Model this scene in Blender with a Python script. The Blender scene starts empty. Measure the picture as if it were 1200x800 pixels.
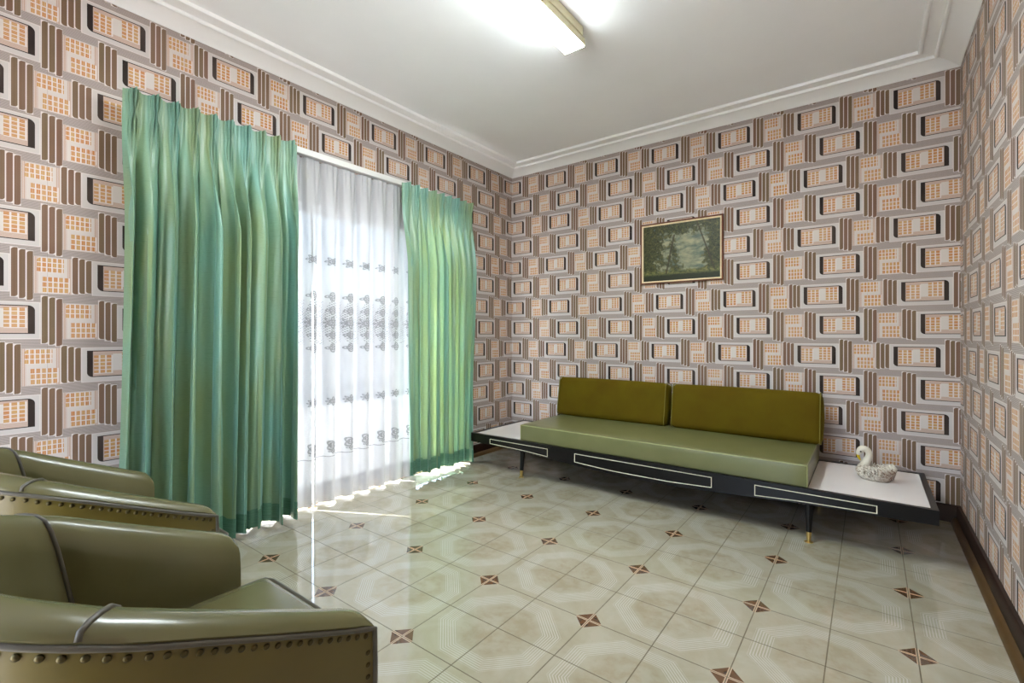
import bpy, bmesh, math, random
from mathutils import Vector, Matrix
import numpy as np

random.seed(7)
sc = bpy.context.scene
COL = sc.collection
PI = math.pi

# ------------------------------------------------------------------ camera
cam_d = bpy.data.cameras.new('camera')
cam = bpy.data.objects.new('camera', cam_d)
COL.objects.link(cam)
cam.location = (2.880, -3.805, 1.1056)
cam.rotation_euler = (PI / 2, 0, math.radians(37.144))
cam_d.sensor_width = 36.0
cam_d.lens = 553.06 * 36.0 / 1200.0
cam_d.shift_y = (392.18 - 400.0) / 1200.0
cam_d.clip_start = 0.02
sc.camera = cam

# ------------------------------------------------------------------ light, exposure
sc.view_settings.view_transform = 'Standard'
sc.view_settings.look = 'None'
sc.view_settings.gamma = 1.0
sc.view_settings.use_curve_mapping = False
sc.view_settings.exposure = 2.45

SUN_ELEV, SUN_DIR = math.radians(64), Vector((0.89, 0.455, 0)).normalized()
SKY_STRENGTH = 0.62
SUN_STRENGTH = 11.0
LAMP_STRENGTH = 26.0

world = bpy.data.worlds.new('sky')
sc.world = world
world.use_nodes = True
wt = world.node_tree
wt.nodes.clear()
sky = wt.nodes.new('ShaderNodeTexSky')
sky.sky_type = 'NISHITA'
sky.sun_disc = False
sky.sun_elevation = SUN_ELEV
sky.sun_rotation = math.atan2(-SUN_DIR.x, -SUN_DIR.y)
bg = wt.nodes.new('ShaderNodeBackground')
bg.inputs['Strength'].default_value = SKY_STRENGTH
wo = wt.nodes.new('ShaderNodeOutputWorld')
# a thin bright haze over the whole sky
hz = wt.nodes.new('ShaderNodeMix')
hz.data_type = 'RGBA'
hz.inputs[0].default_value = 0.55
hz.inputs[7].default_value = (1.9, 2.05, 2.3, 1.0)
wt.links.new(sky.outputs[0], hz.inputs[6])
wt.links.new(hz.outputs[2], bg.inputs[0])
wt.links.new(bg.outputs[0], wo.inputs[0])

sun_d = bpy.data.lights.new('sun', 'SUN')
sun_d.energy = SUN_STRENGTH
sun_d.angle = math.radians(0.53)
sun_d.color = (1.0, 0.97, 0.93)
sun = bpy.data.objects.new('sun', sun_d)
COL.objects.link(sun)
sd = Vector((SUN_DIR.x * math.cos(SUN_ELEV), SUN_DIR.y * math.cos(SUN_ELEV), -math.sin(SUN_ELEV)))
sun.rotation_euler = sd.to_track_quat('-Z', 'Y').to_euler()
sun.location = (-4, -4, 8)

# ------------------------------------------------------------------ room size
RW, RY, RH = 3.307, -4.80, 2.75          # width (x), front wall (y), ceiling height
TILE, TX0, TY0 = 0.25, 0.0127, -0.1685   # floor tile grid


# ------------------------------------------------------------------ node helpers
def lin(r, g, b):
    f = lambda c: (c / 255 / 12.92) if c / 255 <= 0.04045 else ((c / 255 + 0.055) / 1.055) ** 2.4
    return (f(r), f(g), f(b), 1.0)


class NT:
    """a tiny expression builder over Math / Mix nodes"""
    def __init__(self, mat):
        self.t = mat.node_tree

    def node(self, idname, **kw):
        n = self.t.nodes.new(idname)
        for k, v in kw.items():
            setattr(n, k, v)
        return n

    def put(self, sock, v):
        if isinstance(v, X):
            self.t.links.new(v.s, sock)
        elif hasattr(v, 'is_linked'):
            self.t.links.new(v, sock)
        else:
            sock.default_value = v

    def m(self, op, *a):
        n = self.node('ShaderNodeMath', operation=op)
        for i, v in enumerate(a):
            self.put(n.inputs[i], v)
        return X(self, n.outputs[0])

    def pos(self):
        n = self.node('ShaderNodeNewGeometry')
        return n.outputs['Position']

    def objco(self):
        return self.node('ShaderNodeTexCoord').outputs['Object']

    def uv(self):
        return self.node('ShaderNodeTexCoord').outputs['UV']

    def sep(self, v):
        n = self.node('ShaderNodeSeparateXYZ')
        self.put(n.inputs[0], v)
        return [X(self, o) for o in n.outputs]

    def comb(self, a, b, c=0.0):
        n = self.node('ShaderNodeCombineXYZ')
        for i, v in enumerate((a, b, c)):
            self.put(n.inputs[i], v)
        return n.outputs[0]

    def noise(self, vec, scale, detail=3, rough=0.55, dist=0.0):
        n = self.node('ShaderNodeTexNoise')
        self.put(n.inputs['Vector'], vec)
        n.inputs['Scale'].default_value = scale
        n.inputs['Detail'].default_value = detail
        n.inputs['Roughness'].default_value = rough
        n.inputs['Distortion'].default_value = dist
        return X(self, n.outputs[0])

    def white(self, vec):
        n = self.node('ShaderNodeTexWhiteNoise', noise_dimensions='3D')
        self.put(n.inputs['Vector'], vec)
        return X(self, n.outputs[0])

    def mix(self, f, a, b):
        n = self.node('ShaderNodeMix', data_type='RGBA', clamp_factor=True)
        self.put(n.inputs[0], f)
        self.put(n.inputs[6], a)
        self.put(n.inputs[7], b)
        return n.outputs[2]

    def ramp(self, f, lo, hi):
        n = self.node('ShaderNodeMapRange', clamp=True)
        self.put(n.inputs[0], f)
        n.inputs[1].default_value = lo
        n.inputs[2].default_value = hi
        return X(self, n.outputs[0])

    def bump(self, h, strength=0.2, dist=0.002):
        n = self.node('ShaderNodeBump')
        n.inputs['Strength'].default_value = strength
        n.inputs['Distance'].default_value = dist
        self.put(n.inputs['Height'], h)
        return n.outputs[0]


class X:
    def __init__(self, g, s):
        self.g, self.s = g, s

    def __add__(a, b): return a.g.m('ADD', a, b)
    def __radd__(a, b): return a.g.m('ADD', b, a)
    def __sub__(a, b): return a.g.m('SUBTRACT', a, b)
    def __rsub__(a, b): return a.g.m('SUBTRACT', b, a)
    def __mul__(a, b): return a.g.m('MULTIPLY', a, b)
    def __rmul__(a, b): return a.g.m('MULTIPLY', b, a)
    def __truediv__(a, b): return a.g.m('DIVIDE', a, b)
    def __lt__(a, b): return a.g.m('LESS_THAN', a, b)
    def __gt__(a, b): return a.g.m('GREATER_THAN', a, b)
    def __and__(a, b): return a.g.m('MULTIPLY', a, b)
    def __or__(a, b): return a.g.m('MAXIMUM', a, b)
    def floor(a): return a.g.m('FLOOR', a)
    def fract(a): return a.g.m('FRACT', a)
    def mod(a, b): return a.g.m('FLOORED_MODULO', a, b)
    def abs(a): return a.g.m('ABSOLUTE', a)
    def max(a, b): return a.g.m('MAXIMUM', a, b)
    def min(a, b): return a.g.m('MINIMUM', a, b)
    def sqrt(a): return a.g.m('SQRT', a)
    def sin(a): return a.g.m('SINE', a)
    def cos(a): return a.g.m('COSINE', a)
    def inv(a): return a.g.m('SUBTRACT', 1.0, a)


def new_mat(name):
    m = bpy.data.materials.new(name)
    m.use_nodes = True
    b = m.node_tree.nodes['Principled BSDF']
    return m, NT(m), b


def simple(name, rgb, rough=0.5, metal=0.0, spec=0.5, var=0.0, vscale=8.0, bump=0.0, bscale=60.0, sheen=0.0, coat=0.0):
    m, g, b = new_mat(name)
    c = lin(*rgb)
    if var:
        n = g.noise(g.objco(), vscale, 4)
        d = tuple(max(0, v * (1 - var)) for v in c[:3]) + (1,)
        e = tuple(min(1, v * (1 + var)) for v in c[:3]) + (1,)
        g.put(b.inputs['Base Color'], g.mix(g.ramp(n, 0.3, 0.7), d, e))
    else:
        b.inputs['Base Color'].default_value = c
    b.inputs['Roughness'].default_value = rough
    b.inputs['Metallic'].default_value = metal
    b.inputs['Specular IOR Level'].default_value = spec
    b.inputs['Sheen Weight'].default_value = sheen
    b.inputs['Coat Weight'].default_value = coat
    if bump:
        n = g.noise(g.objco(), bscale, 3)
        g.put(b.inputs['Normal'], g.bump(n, bump, 0.002))
    return m


# ------------------------------------------------------------------ wallpaper
def wallpaper(name, axis, sign, anchor, P, ztop):
    """printed paper: staggered rows of wide framed grids, folded ribbons and narrow S-grids"""
    m, g, b = new_mat(name)
    x, y, z = g.sep(g.pos())
    U = (x if axis == 'x' else y) * float(sign) - anchor
    d = ztop - z
    H = 0.2005
    k = (d / H).floor()
    w = d - k * H
    K = 0.5185 / P

    def offs(r):
        odd = r.mod(2.0)
        two = (r.mod(4.0) - 2.0).abs() < 0.5
        three = (r.mod(4.0) - 3.0).abs() < 0.5
        return odd * 0.129 + two * 0.037, odd, three

    off, odd, three = offs(k)
    Us = U * K
    u = (Us - off).mod(0.5185)
    cid = ((Us - off) / 0.5185).floor()

    def rect(a, b0, c, d0, uu=None, ww=None):
        uu = u if uu is None else uu
        ww = w if ww is None else ww
        hu = (uu - (a + b0) / 2).abs() < (b0 - a) / 2
        hw = (ww - (c + d0) / 2).abs() < (d0 - c) / 2
        return hu & hw

    white = lin(216, 206, 202)
    frame = lin(197, 190, 187)
    pink = lin(198, 176, 164)
    dark = lin(40, 32, 31)
    # base: gap between the rows, hairlines following the ribbons
    hair = (w / 0.0052).fract() < 0.45
    col = g.mix(hair, lin(142, 130, 126), lin(180, 168, 162))
    # ---- wide frame
    fr = rect(0.0, 0.257, 0.0, 0.160)
    col = g.mix(fr, col, frame)
    edge = fr & rect(0.003, 0.254, 0.003, 0.157).inv()
    col = g.mix(edge, col, white)
    rr = 0.022
    qa = (0.020 + rr - u).max(0.0)
    qb = (w - (0.1375 - rr)).max(0.0)
    bl = (qa * qa + qb * qb).sqrt() < rr
    qc = (u - (0.240 - rr)).max(0.0)
    qd = (0.0145 + rr - w).max(0.0)
    tr = (qc * qc + qd * qd).sqrt() < rr
    box = rect(0.020, 0.240, 0.0145, 0.1375) & bl & tr
    col = g.mix(box, col, dark)
    panel = rect(0.041, 0.2185, 0.0185, 0.1335)
    pl = (w / 0.0046).fract() < 0.5
    col = g.mix(panel, col, g.mix(pl, pink, lin(186, 158, 143)))
    # grids inside the wide frame
    rnd = g.white(g.comb(cid, k, 3.0))

    def cells(mask, u0, w0, du, dw, seed, fill_u=0.73, fill_w=0.80, col=None):
        iu = (u - u0) / du
        iw = (w - w0) / dw
        c = (iu.fract() < fill_u) & (iw.fract() < fill_w) & mask
        rv = g.white(g.comb(iu.floor() + cid * 7.0 + seed, iw.floor() + k * 9.0, seed))
        stripe = (w / 0.0058 + rv).fract() if seed < 2 else (u / 0.0062 + rv).fract()
        o = g.mix(rv, lin(186, 114, 50), lin(190, 146, 82))
        o = g.mix((stripe < 0.42) & (rnd * 0.6 + 0.25), o, lin(208, 180, 156))
        o2 = g.mix(mask, col, white)
        return g.mix(c, o2, o)

    col = cells(rect(0.0445, 0.1135, 0.037, 0.123), 0.0445, 0.037, 0.0230, 0.0172, 1.0, col=col)
    col = g.mix(rect(0.1135, 0.147, 0.031, 0.110), col, lin(208, 200, 194))
    col = cells(rect(0.147, 0.2165, 0.026, 0.112), 0.147, 0.026, 0.0230, 0.0172, 1.5, col=col)
    # ---- narrow block with the S
    zb = rect(0.3285, 0.449, 0.001, 0.161)
    zl = (u / 0.0042).fract() < 0.4
    col = g.mix(zb, col, g.mix(zl, lin(206, 192, 184), lin(172, 130, 106)))
    col = g.mix(rect(0.341, 0.434, 0.001, 0.160), col, lin(206, 196, 190))
    r2 = 0.012
    ta = (0.338 + r2 - u).max(0.0)
    tb = (0.005 + r2 - w).max(0.0)
    up = rect(0.338, 0.4235, 0.005, 0.0675) & ((ta * ta + tb * tb).sqrt() < r2)
    col = cells(up, 0.338, 0.005, 0.0165, 0.0215, 4.0, 0.73, 0.82, col=col)
    tc = (u - (0.443 - r2)).max(0.0)
    td = (w - (0.158 - r2)).max(0.0)
    lo = rect(0.3555, 0.443, 0.088, 0.158) & ((tc * tc + td * td).sqrt() < r2)
    col = cells(lo, 0.3555, 0.088, 0.0175, 0.0237, 5.0, 0.73, 0.82, col=col)

    # ---- folded ribbons: three upright bars on either side of every block
    def bars(col, r, ww):
        of, od, th = offs(r)
        uu = (Us - of).mod(0.5185)
        ci = ((Us - of) / 0.5185).floor()
        for side in (0, 1):
            u0 = 0.2575 if side == 0 else 0.4485
            t = (uu - u0) / 0.0232
            i = t.floor()
            f = t.fract() * 0.0232
            zone = rect(u0, u0 + 0.0696, -1, 1, uu, ww)
            if side == 0:
                top = i * 0.005 - 0.031
                bot = i * 0.0066 + 0.181
            else:
                top = i * 0.005 - (0.012 + od * 0.020 - (th & od) * 0.012)
                bot = 0.160 + i * (-0.0035 + od * 0.0105) + (th * 0.004)
            out = zone & (ww > top) & (ww < bot)
            R = 0.011
            a1 = (0.0032 + R - f).max(0.0)
            b1 = (top + 0.002 + R - ww).max(0.0)
            tl = (a1 * a1 + b1 * b1).sqrt() < R
            if side == 0:
                a2 = (f - (0.0224 - R)).max(0.0)
            else:
                a2 = (0.0032 + R - f).max(0.0)
            b2 = (ww - (bot - 0.002 - R)).max(0.0)
            br = (a2 * a2 + b2 * b2).sqrt() < R
            ins = zone & ((f - 0.0128).abs() < 0.0096) & (ww > top + 0.002) & (ww < bot - 0.002) & tl & br
            rv = g.white(g.comb(i + ci * 5.0 + side * 31.0, r, 8.0))
            bc = g.mix(rv, lin(112, 80, 64), lin(106, 88, 62))
            fine = (uu / 0.0033).fract() < 0.45
            bc = g.mix(fine & 0.45, bc, lin(140, 118, 102))
            col = g.mix(out, col, white)
            col = g.mix(ins, col, bc)
        return col

    col = bars(col, k, w)
    col = bars(col, k + 1.0, w - H)
    # paper joins and slight ageing
    join = ((U / (P * 1.0) + 0.215).fract() < 0.0028)
    col = g.mix(join & 0.35, col, lin(110, 92, 84))
    age = g.ramp(g.noise(g.comb(U, z, 0.0), 2.2, 3), 0.35, 0.75)
    col = g.mix(age * 0.16, col, lin(176, 152, 136))
    g.put(b.inputs['Base Color'], col)
    b.inputs['Roughness'].default_value = 0.62
    b.inputs['Specular IOR Level'].default_value = 0.12
    return m


# ------------------------------------------------------------------ materials
def tile_material():
    m, g, b = new_mat('glazed_floor_tile')
    x, y, z = g.sep(g.pos())
    a = (x - TX0).mod(0.5) - 0.25
    c = (y - TY0).mod(0.5) - 0.25
    P = g.pos()
    n1 = g.noise(P, 7.0, 5, 0.6, 0.6)
    n2 = g.noise(P, 22.0, 4, 0.6)
    col = g.mix(g.ramp(n1, 0.35, 0.68), lin(166, 160, 142), lin(154, 146, 124))
    ax, cy = a.abs(), c.abs()
    octr = ax.max(cy).max((ax + cy) * 0.7071)
    inner = g.ramp(octr + (n2 - 0.5) * 0.03, 0.150, 0.135)
    mott = g.ramp(n2 * 0.6 + n1 * 0.4, 0.45, 0.60)
    col = g.mix(inner & (mott * 0.5 + 0.1), col, lin(146, 134, 108))
    ring = (octr > 0.158) & (octr < 0.222) & ((octr / 0.0092).fract() < 0.42)
    col = g.mix(ring & 0.75, col, lin(184, 180, 169))
    # brown diamond where four tiles meet
    dx, dy = 0.25 - ax, 0.25 - cy
    dia = (dx + dy) < 0.056
    thin = (dx < 0.0052) | (dy < 0.0052)
    brown = g.mix(g.ramp(n2, 0.3, 0.7), lin(80, 54, 34), lin(102, 72, 46))
    col = g.mix(dia, col, g.mix(thin, brown, lin(190, 164, 138)))
    g.put(b.inputs['Base Color'], col)
    rgh = g.ramp(n1, 0.2, 0.8) * 0.03 + 0.035
    g.put(b.inputs['Roughness'], rgh)
    b.inputs['Specular IOR Level'].default_value = 0.5
    b.inputs['IOR'].default_value = 1.85
    g.put(b.inputs['Normal'], g.bump(g.noise(P, 5.0, 2), 0.06, 0.01))
    return m


def drape_material():
    m, g, b = new_mat('shot_green_drape')
    u, v, _ = g.sep(g.uv())
    streak = g.noise(g.comb(u * 1.0, v * 0.12, 0.0), 9.0, 3)
    slub = g.noise(g.comb(u * 0.16, v * 1.0, 4.0), 150.0, 2, 0.6)
    slub2 = g.noise(g.comb(u * 0.30, v * 1.0, 9.0), 420.0, 1)
    teal = lin(114, 162, 148)
    olive = lin(130, 150, 106)
    col = g.mix(g.ramp(streak, 0.36, 0.64), teal, olive)
    col = g.mix(g.ramp(slub, 0.60, 0.72) * 0.28, col, lin(70, 116, 92))
    col = g.mix(g.ramp(slub2, 0.45, 0.7) * 0.12, col, lin(164, 200, 178))
    g.put(b.inputs['Base Color'], col)
    b.inputs['Roughness'].default_value = 0.36
    b.inputs['Specular IOR Level'].default_value = 0.5
    b.inputs['Sheen Weight'].default_value = 0.7
    b.inputs['Sheen Roughness'].default_value = 0.3
    b.inputs['Sheen Tint'].default_value = lin(150, 200, 214)
    b.inputs['Anisotropic'].default_value = 0.5
    t = g.node('ShaderNodeBsdfTranslucent')
    t.inputs['Color'].default_value = lin(172, 192, 124)
    mx = g.node('ShaderNodeMixShader')
    mx.inputs[0].default_value = 0.09
    g.t.links.new(b.outputs[0], mx.inputs[1])
    g.t.links.new(t.outputs[0], mx.inputs[2])
    g.t.links.new(mx.outputs[0], g.t.nodes['Material Output'].inputs[0])
    return m


def hem_material():
    m, g, b = new_mat('doubled_green_hem')
    u, v, _ = g.sep(g.uv())
    slub = g.noise(g.comb(u * 0.16, v * 1.0, 4.0), 150.0, 2, 0.6)
    g.put(b.inputs['Base Color'], g.mix(g.ramp(slub, 0.4, 0.7), lin(94, 140, 118), lin(74, 116, 92)))
    b.inputs['Roughness'].default_value = 0.55
    t = g.node('ShaderNodeBsdfTranslucent')
    t.inputs['Color'].default_value = lin(120, 160, 90)
    mx = g.node('ShaderNodeMixShader')
    mx.inputs[0].default_value = 0.12
    g.t.links.new(b.outputs[0], mx.inputs[1])
    g.t.links.new(t.outputs[0], mx.inputs[2])
    g.t.links.new(mx.outputs[0], g.t.nodes['Material Output'].inputs[0])
    return m


SH_P, SH_A = 0.1333, -2.314     # pleat spacing of the sheer and where a crest stands


def sheer_material():
    m, g, b = new_mat('embroidered_sheer')
    u, v, _ = g.sep(g.uv())                     # u: along the cloth (m), v: height (m)
    a = ((u - SH_A) / SH_P + 0.5).fract() - 0.5
    ax = a * SH_P * 0.95
    n = g.noise(g.comb(u, v, 0.0), 120.0, 2)
    jit = (n - 0.5) * 0.012

    def flower(vz, r, petals):
        dz = v - vz
        rad = (ax * ax + dz * dz).sqrt()
        ang = g.m('ARCTAN2', dz, ax)
        rr = r * 0.72 + (ang * float(petals)).cos() * (r * 0.28)
        ring = ((rad - rr).abs() < r * 0.17) | ((rad - rr * 0.5).abs() < r * 0.14) | (rad < r * 0.16)
        return ring & (rad < r * 1.25)

    emb = flower(1.585, 0.026, 6)
    for vz, r, p in ((1.355, 0.026, 4), (1.265, 0.024, 4), (1.185, 0.036, 8), (1.105, 0.024, 4), (1.020, 0.026, 4)):
        emb = emb | flower(vz, r, p)
    # lacy filling between the medallions
    dia = ((ax.abs() / 0.052) + ((v - 1.187).abs() / 0.165)) < 1.0
    lace = (((ax * 420.0).sin() * (v * 380.0 + ax * 120.0).sin()) > 0.25)
    band = ((v - 1.187).abs() < 0.145) & (ax.abs() > 0.035)
    emb = emb | (dia & lace) | (band & lace & (n > 0.50))
    emb = emb | flower(0.672, 0.026, 8) | flower(0.385, 0.030, 3) | flower(0.345, 0.016, 4)
    line = ((v - 0.312).abs() < 0.003)
    thr = g.ramp(g.noise(g.comb(u, v * 3.0, 1.0), 260.0, 1), 0.3, 0.6)
    emb = (emb | line) & (thr * 0.5 + 0.5)
    hem = v < 0.312
    tl = g.node('ShaderNodeBsdfTranslucent')
    tl.inputs['Color'].default_value = (0.066, 0.066, 0.067, 1)
    df = g.node('ShaderNodeBsdfDiffuse')
    g.put(df.inputs['Color'], g.mix(emb, lin(230, 228, 230), lin(120, 118, 120)))
    tr = g.node('ShaderNodeBsdfTransparent')
    tr.inputs['Color'].default_value = (0.97, 0.97, 0.97, 1)
    m1 = g.node('ShaderNodeMixShader')
    g.put(m1.inputs[0], emb * 0.38 + 0.58)
    g.t.links.new(tl.outputs[0], m1.inputs[1])
    g.t.links.new(df.outputs[0], m1.inputs[2])
    m2 = g.node('ShaderNodeMixShader')
    g.put(m2.inputs[0], 0.024 - emb * 0.023 - hem * 0.008)
    g.t.links.new(m1.outputs[0], m2.inputs[1])
    g.t.links.new(tr.outputs[0], m2.inputs[2])
    g.t.links.new(m2.outputs[0], g.t.nodes['Material Output'].inputs[0])
    g.t.nodes.remove(b)
    return m


def glass_material():
    m, g, b = new_mat('clear_glass')
    tr = g.node('ShaderNodeBsdfTransparent')
    tr.inputs['Color'].default_value = (0.95, 0.97, 0.96, 1)
    gl = g.node('ShaderNodeBsdfGlossy')
    gl.inputs['Roughness'].default_value = 0.01
    fr = g.node('ShaderNodeFresnel')
    fr.inputs[0].default_value = 1.45
    mx = g.node('ShaderNodeMixShader')
    bf = X(g, g.node('ShaderNodeNewGeometry').outputs['Backfacing'])
    g.put(mx.inputs[0], X(g, fr.outputs[0]) * bf.inv())
    g.t.links.new(tr.outputs[0], mx.inputs[1])
    g.t.links.new(gl.outputs[0], mx.inputs[2])
    g.t.links.new(mx.outputs[0], g.t.nodes['Material Output'].inputs[0])
    g.t.nodes.remove(b)
    return m


def vinyl_material(name, c1, c2, rough=0.34):
    m, g, b = new_mat(name)
    P = g.objco()
    n = g.noise(P, 5.0, 4)
    col = g.mix(g.ramp(n, 0.3, 0.7), lin(*c1), lin(*c2))
    g.put(b.inputs['Base Color'], col)
    b.inputs['Roughness'].default_value = rough
    b.inputs['Specular IOR Level'].default_value = 0.5
    return m


def velvet_material():
    m, g, b = new_mat('mustard_velvet')
    P = g.objco()
    n = g.noise(P, 6.0, 4)
    col = g.mix(g.ramp(n, 0.3, 0.72), lin(82, 64, 1), lin(88, 74, 3))
    g.put(b.inputs['Base Color'], col)
    b.inputs['Roughness'].default_value = 0.85
    b.inputs['Specular IOR Level'].default_value = 0.15
    b.inputs['Sheen Weight'].default_value = 0.5
    b.inputs['Sheen Roughness'].default_value = 0.4
    b.inputs['Sheen Tint'].default_value = lin(150, 140, 30)
    return m


def painting_material():
    """a generic wooded landscape: pale clearing, dark trees left and right, grass below"""
    m, g, b = new_mat('landscape_print')
    u, v, _ = g.sep(g.uv())
    V = g.comb(u * 1.33, v, 0.0)
    n = g.noise(V, 5.0, 6, 0.62)
    n2 = g.noise(V, 16.0, 5, 0.65)
    n3 = g.noise(V, 46.0, 3, 0.6)
    cl = g.noise(g.comb(u * 1.2, v * 2.0, 5.0), 5.0, 5, 0.6)
    sky_ = g.mix(g.ramp(cl, 0.38, 0.64), lin(84, 96, 84), lin(154, 150, 118))
    sky_ = g.mix(g.ramp(u * -1.0 + v, 0.45, 0.85), sky_, lin(72, 96, 104))
    leaf = g.mix(g.ramp(n3 * 0.6 + n2 * 0.4, 0.38, 0.66), lin(24, 30, 14), lin(84, 84, 44))
    leaf = g.mix(g.ramp(n2, 0.55, 0.75) * 0.6, leaf, lin(124, 118, 62))
    # foliage density: trees on both sides, canopy across the top
    dl = (0.30 - u) * 2.0
    dr = (u - 0.80) * 3.4
    dm = 0.30 - ((u - 0.40 + (v - 0.5) * 0.12).abs()) * 4.6
    dt = (v - 0.80) * 2.6
    lb = (0.34 - v) * 1.5 - u * 0.5
    dens = dl.max(dr).max(dm).max(dt).max(lb) + (n - 0.5) * 1.5 + (n2 - 0.5) * 1.3
    col = g.mix(g.ramp(dens, -0.06, 0.16), sky_, leaf)
    grass = g.mix(g.ramp(n2, 0.4, 0.65), lin(58, 66, 30), lin(128, 124, 70))
    col = g.mix(g.ramp(v * -1.0 + (n - 0.5) * 0.18, -0.20, -0.15), col, grass)
    col = g.mix(g.ramp(v * -1.0 + (n2 - 0.5) * 0.12, -0.13, -0.09), col, lin(34, 40, 20))
    trunk = ((u - 0.36 - (v - 0.4) * 0.16).abs() < 0.012) & (v > 0.12) & (v < 0.8)
    trunk2 = ((u - 0.865 + (v - 0.4) * 0.26).abs() < 0.010) & (v > 0.14)
    col = g.mix((trunk | trunk2) * 0.85, col, lin(58, 50, 30))
    g.put(b.inputs['Base Color'], col)
    b.inputs['Roughness'].default_value = 0.45
    b.inputs['Specular IOR Level'].default_value = 0.3
    return m


def swan_material():
    m, g, b = new_mat('feathered_ceramic')
    P = g.objco()
    x, y, z = g.sep(P)
    n = g.noise(P, 30.0, 3, 0.6, 1.0)
    w = g.noise(g.comb(x * 0.7 + z * 0.5, y, z * 1.0), 95.0, 2, 0.6, 1.5)
    crack = g.ramp(w, 0.50, 0.38)
    back = g.ramp(x, 0.00, 0.07) & g.ramp(z, 0.085, 0.06)
    low = g.ramp(z, 0.095, 0.07)
    col = g.mix(crack & (low * 0.9), lin(214, 206, 190), lin(92, 72, 54))
    col = g.mix(back & (crack * 0.45 + 0.5), col, lin(128, 86, 68))
    col = g.mix(g.ramp(n, 0.55, 0.7) * 0.2, col, lin(186, 172, 150))
    g.put(b.inputs['Base Color'], col)
    b.inputs['Roughness'].default_value = 0.22
    g.put(b.inputs['Normal'], g.bump(w, 0.6, 0.004))
    return m


M = {}
M['paper_left'] = wallpaper('printed_wallpaper_left', 'y', 1, -3.273, 0.5213, 2.6506)
M['paper_back'] = wallpaper('printed_wallpaper_back', 'x', 1, 2.980, 0.5185, 2.6506)
M['paper_right'] = wallpaper('printed_wallpaper_right', 'y', -1, 0.270, 0.519, 2.640)
M['tile'] = tile_material()
M['grout'] = simple('grey_brown_grout', (96, 86, 64), 0.85, var=0.15, vscale=30)
M['ceiling'] = simple('white_ceiling_paint', (240, 240, 241), 0.75, spec=0.2, var=0.015, vscale=3)
M['cornice'] = simple('white_plaster', (242, 241, 240), 0.6, spec=0.25)
M['skirting'] = simple('dark_stained_wood', (40, 23, 15), 0.4, spec=0.25, var=0.25, vscale=12)
M['shoe'] = simple('brown_varnished_bead', (84, 62, 34), 0.32, spec=0.35, var=0.2, vscale=10)
M['plain_wall'] = simple('plain_painted_wall', (205, 190, 176), 0.7)
M['alu'] = simple('white_powder_coated_metal', (214, 214, 212), 0.4)
M['glass'] = glass_material()
M['drape'] = drape_material()
M['hem'] = hem_material()
M['sheer'] = sheer_material()
M['track'] = simple('white_track_metal', (232, 230, 226), 0.4)
M['black'] = simple('black_lacquer', (13, 11, 12), 0.3, spec=0.3, var=0.2, vscale=6)
M['laminate'] = simple('white_laminate', (240, 234, 231), 0.12, var=0.02, vscale=4, coat=0.4)
M['inlay'] = simple('cream_inlay_line', (226, 222, 196), 0.4)
M['brass'] = simple('brass', (206, 178, 112), 0.3, metal=1.0)
M['mattress'] = vinyl_material('green_vinyl', (104, 106, 66), (112, 112, 72), 0.30)
M['mattress_pipe'] = simple('green_vinyl_piping', (150, 152, 104), 0.4)
M['velvet'] = velvet_material()
M['velvet_pipe'] = simple('mustard_piping', (118, 108, 30), 0.7)
M['vinyl'] = vinyl_material('olive_vinyl', (86, 82, 52), (94, 90, 60), 0.25)
M['vinyl_out'] = vinyl_material('olive_vinyl_outer', (86, 74, 30), (92, 82, 34), 0.36)
M['pipe_dark'] = simple('dark_piping', (74, 70, 60), 0.4)
M['pipe'] = simple('olive_piping', (128, 124, 96), 0.4)
M['nail'] = simple('antique_brass_nail', (74, 66, 42), 0.45, metal=0.9)
M['wood_leg'] = simple('dark_wood_leg', (48, 32, 22), 0.4)
M['frame_wood'] = simple('reddish_brown_frame', (104, 54, 30), 0.35, var=0.2, vscale=20)
M['frame_gold'] = simple('cream_gilt_slip', (238, 216, 178), 0.4, var=0.06, vscale=30)
M['painting'] = painting_material()
M['swan'] = swan_material()
M['beak'] = simple('yellow_glaze', (206, 176, 40), 0.25)
M['eye'] = simple('black_glaze', (30, 24, 20), 0.2)
M['lamp_metal'] = simple('cream_lamp_metal', (214, 206, 168), 0.4)
M['paving'] = simple('pale_paving', (232, 231, 231), 0.8, var=0.08, vscale=3)
M['slate'] = simple('grey_added_terrace', (166, 164, 162), 0.8, var=0.08, vscale=3)
M['render'] = simple('pale_rendered_wall', (226, 226, 226), 0.8, var=0.04, vscale=2)


def lamp_material():
    m, g, b = new_mat('lit_diffuser')
    b.inputs['Base Color'].default_value = (0.9, 0.9, 0.86, 1)
    b.inputs['Roughness'].default_value = 0.4
    b.inputs['Emission Color'].default_value = (0.86, 0.97, 1.0, 1)
    b.inputs['Emission Strength'].default_value = LAMP_STRENGTH
    return m


M['lamp'] = lamp_material()


# ------------------------------------------------------------------ mesh helpers
def obj(name, bm, mat, parent=None, smooth=None):
    me = bpy.data.meshes.new(name)
    bmesh.ops.recalc_face_normals(bm, faces=bm.faces)
    bm.to_mesh(me)
    bm.free()
    if mat:
        me.materials.append(mat)
    if smooth is not None:
        me.polygons.foreach_set('use_smooth', [True] * len(me.polygons))
        if smooth < 180:
            me.set_sharp_from_angle(angle=math.radians(smooth))
    o = bpy.data.objects.new(name, me)
    COL.objects.link(o)
    if parent:
        o.parent = parent
    return o


def share(src, name, parent, loc=None, rot=None):
    o = src.copy()
    o.name = name
    COL.objects.link(o)
    o.parent = parent
    if loc is not None:
        o.location = loc
    if rot is not None:
        o.rotation_euler = rot
    return o


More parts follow.
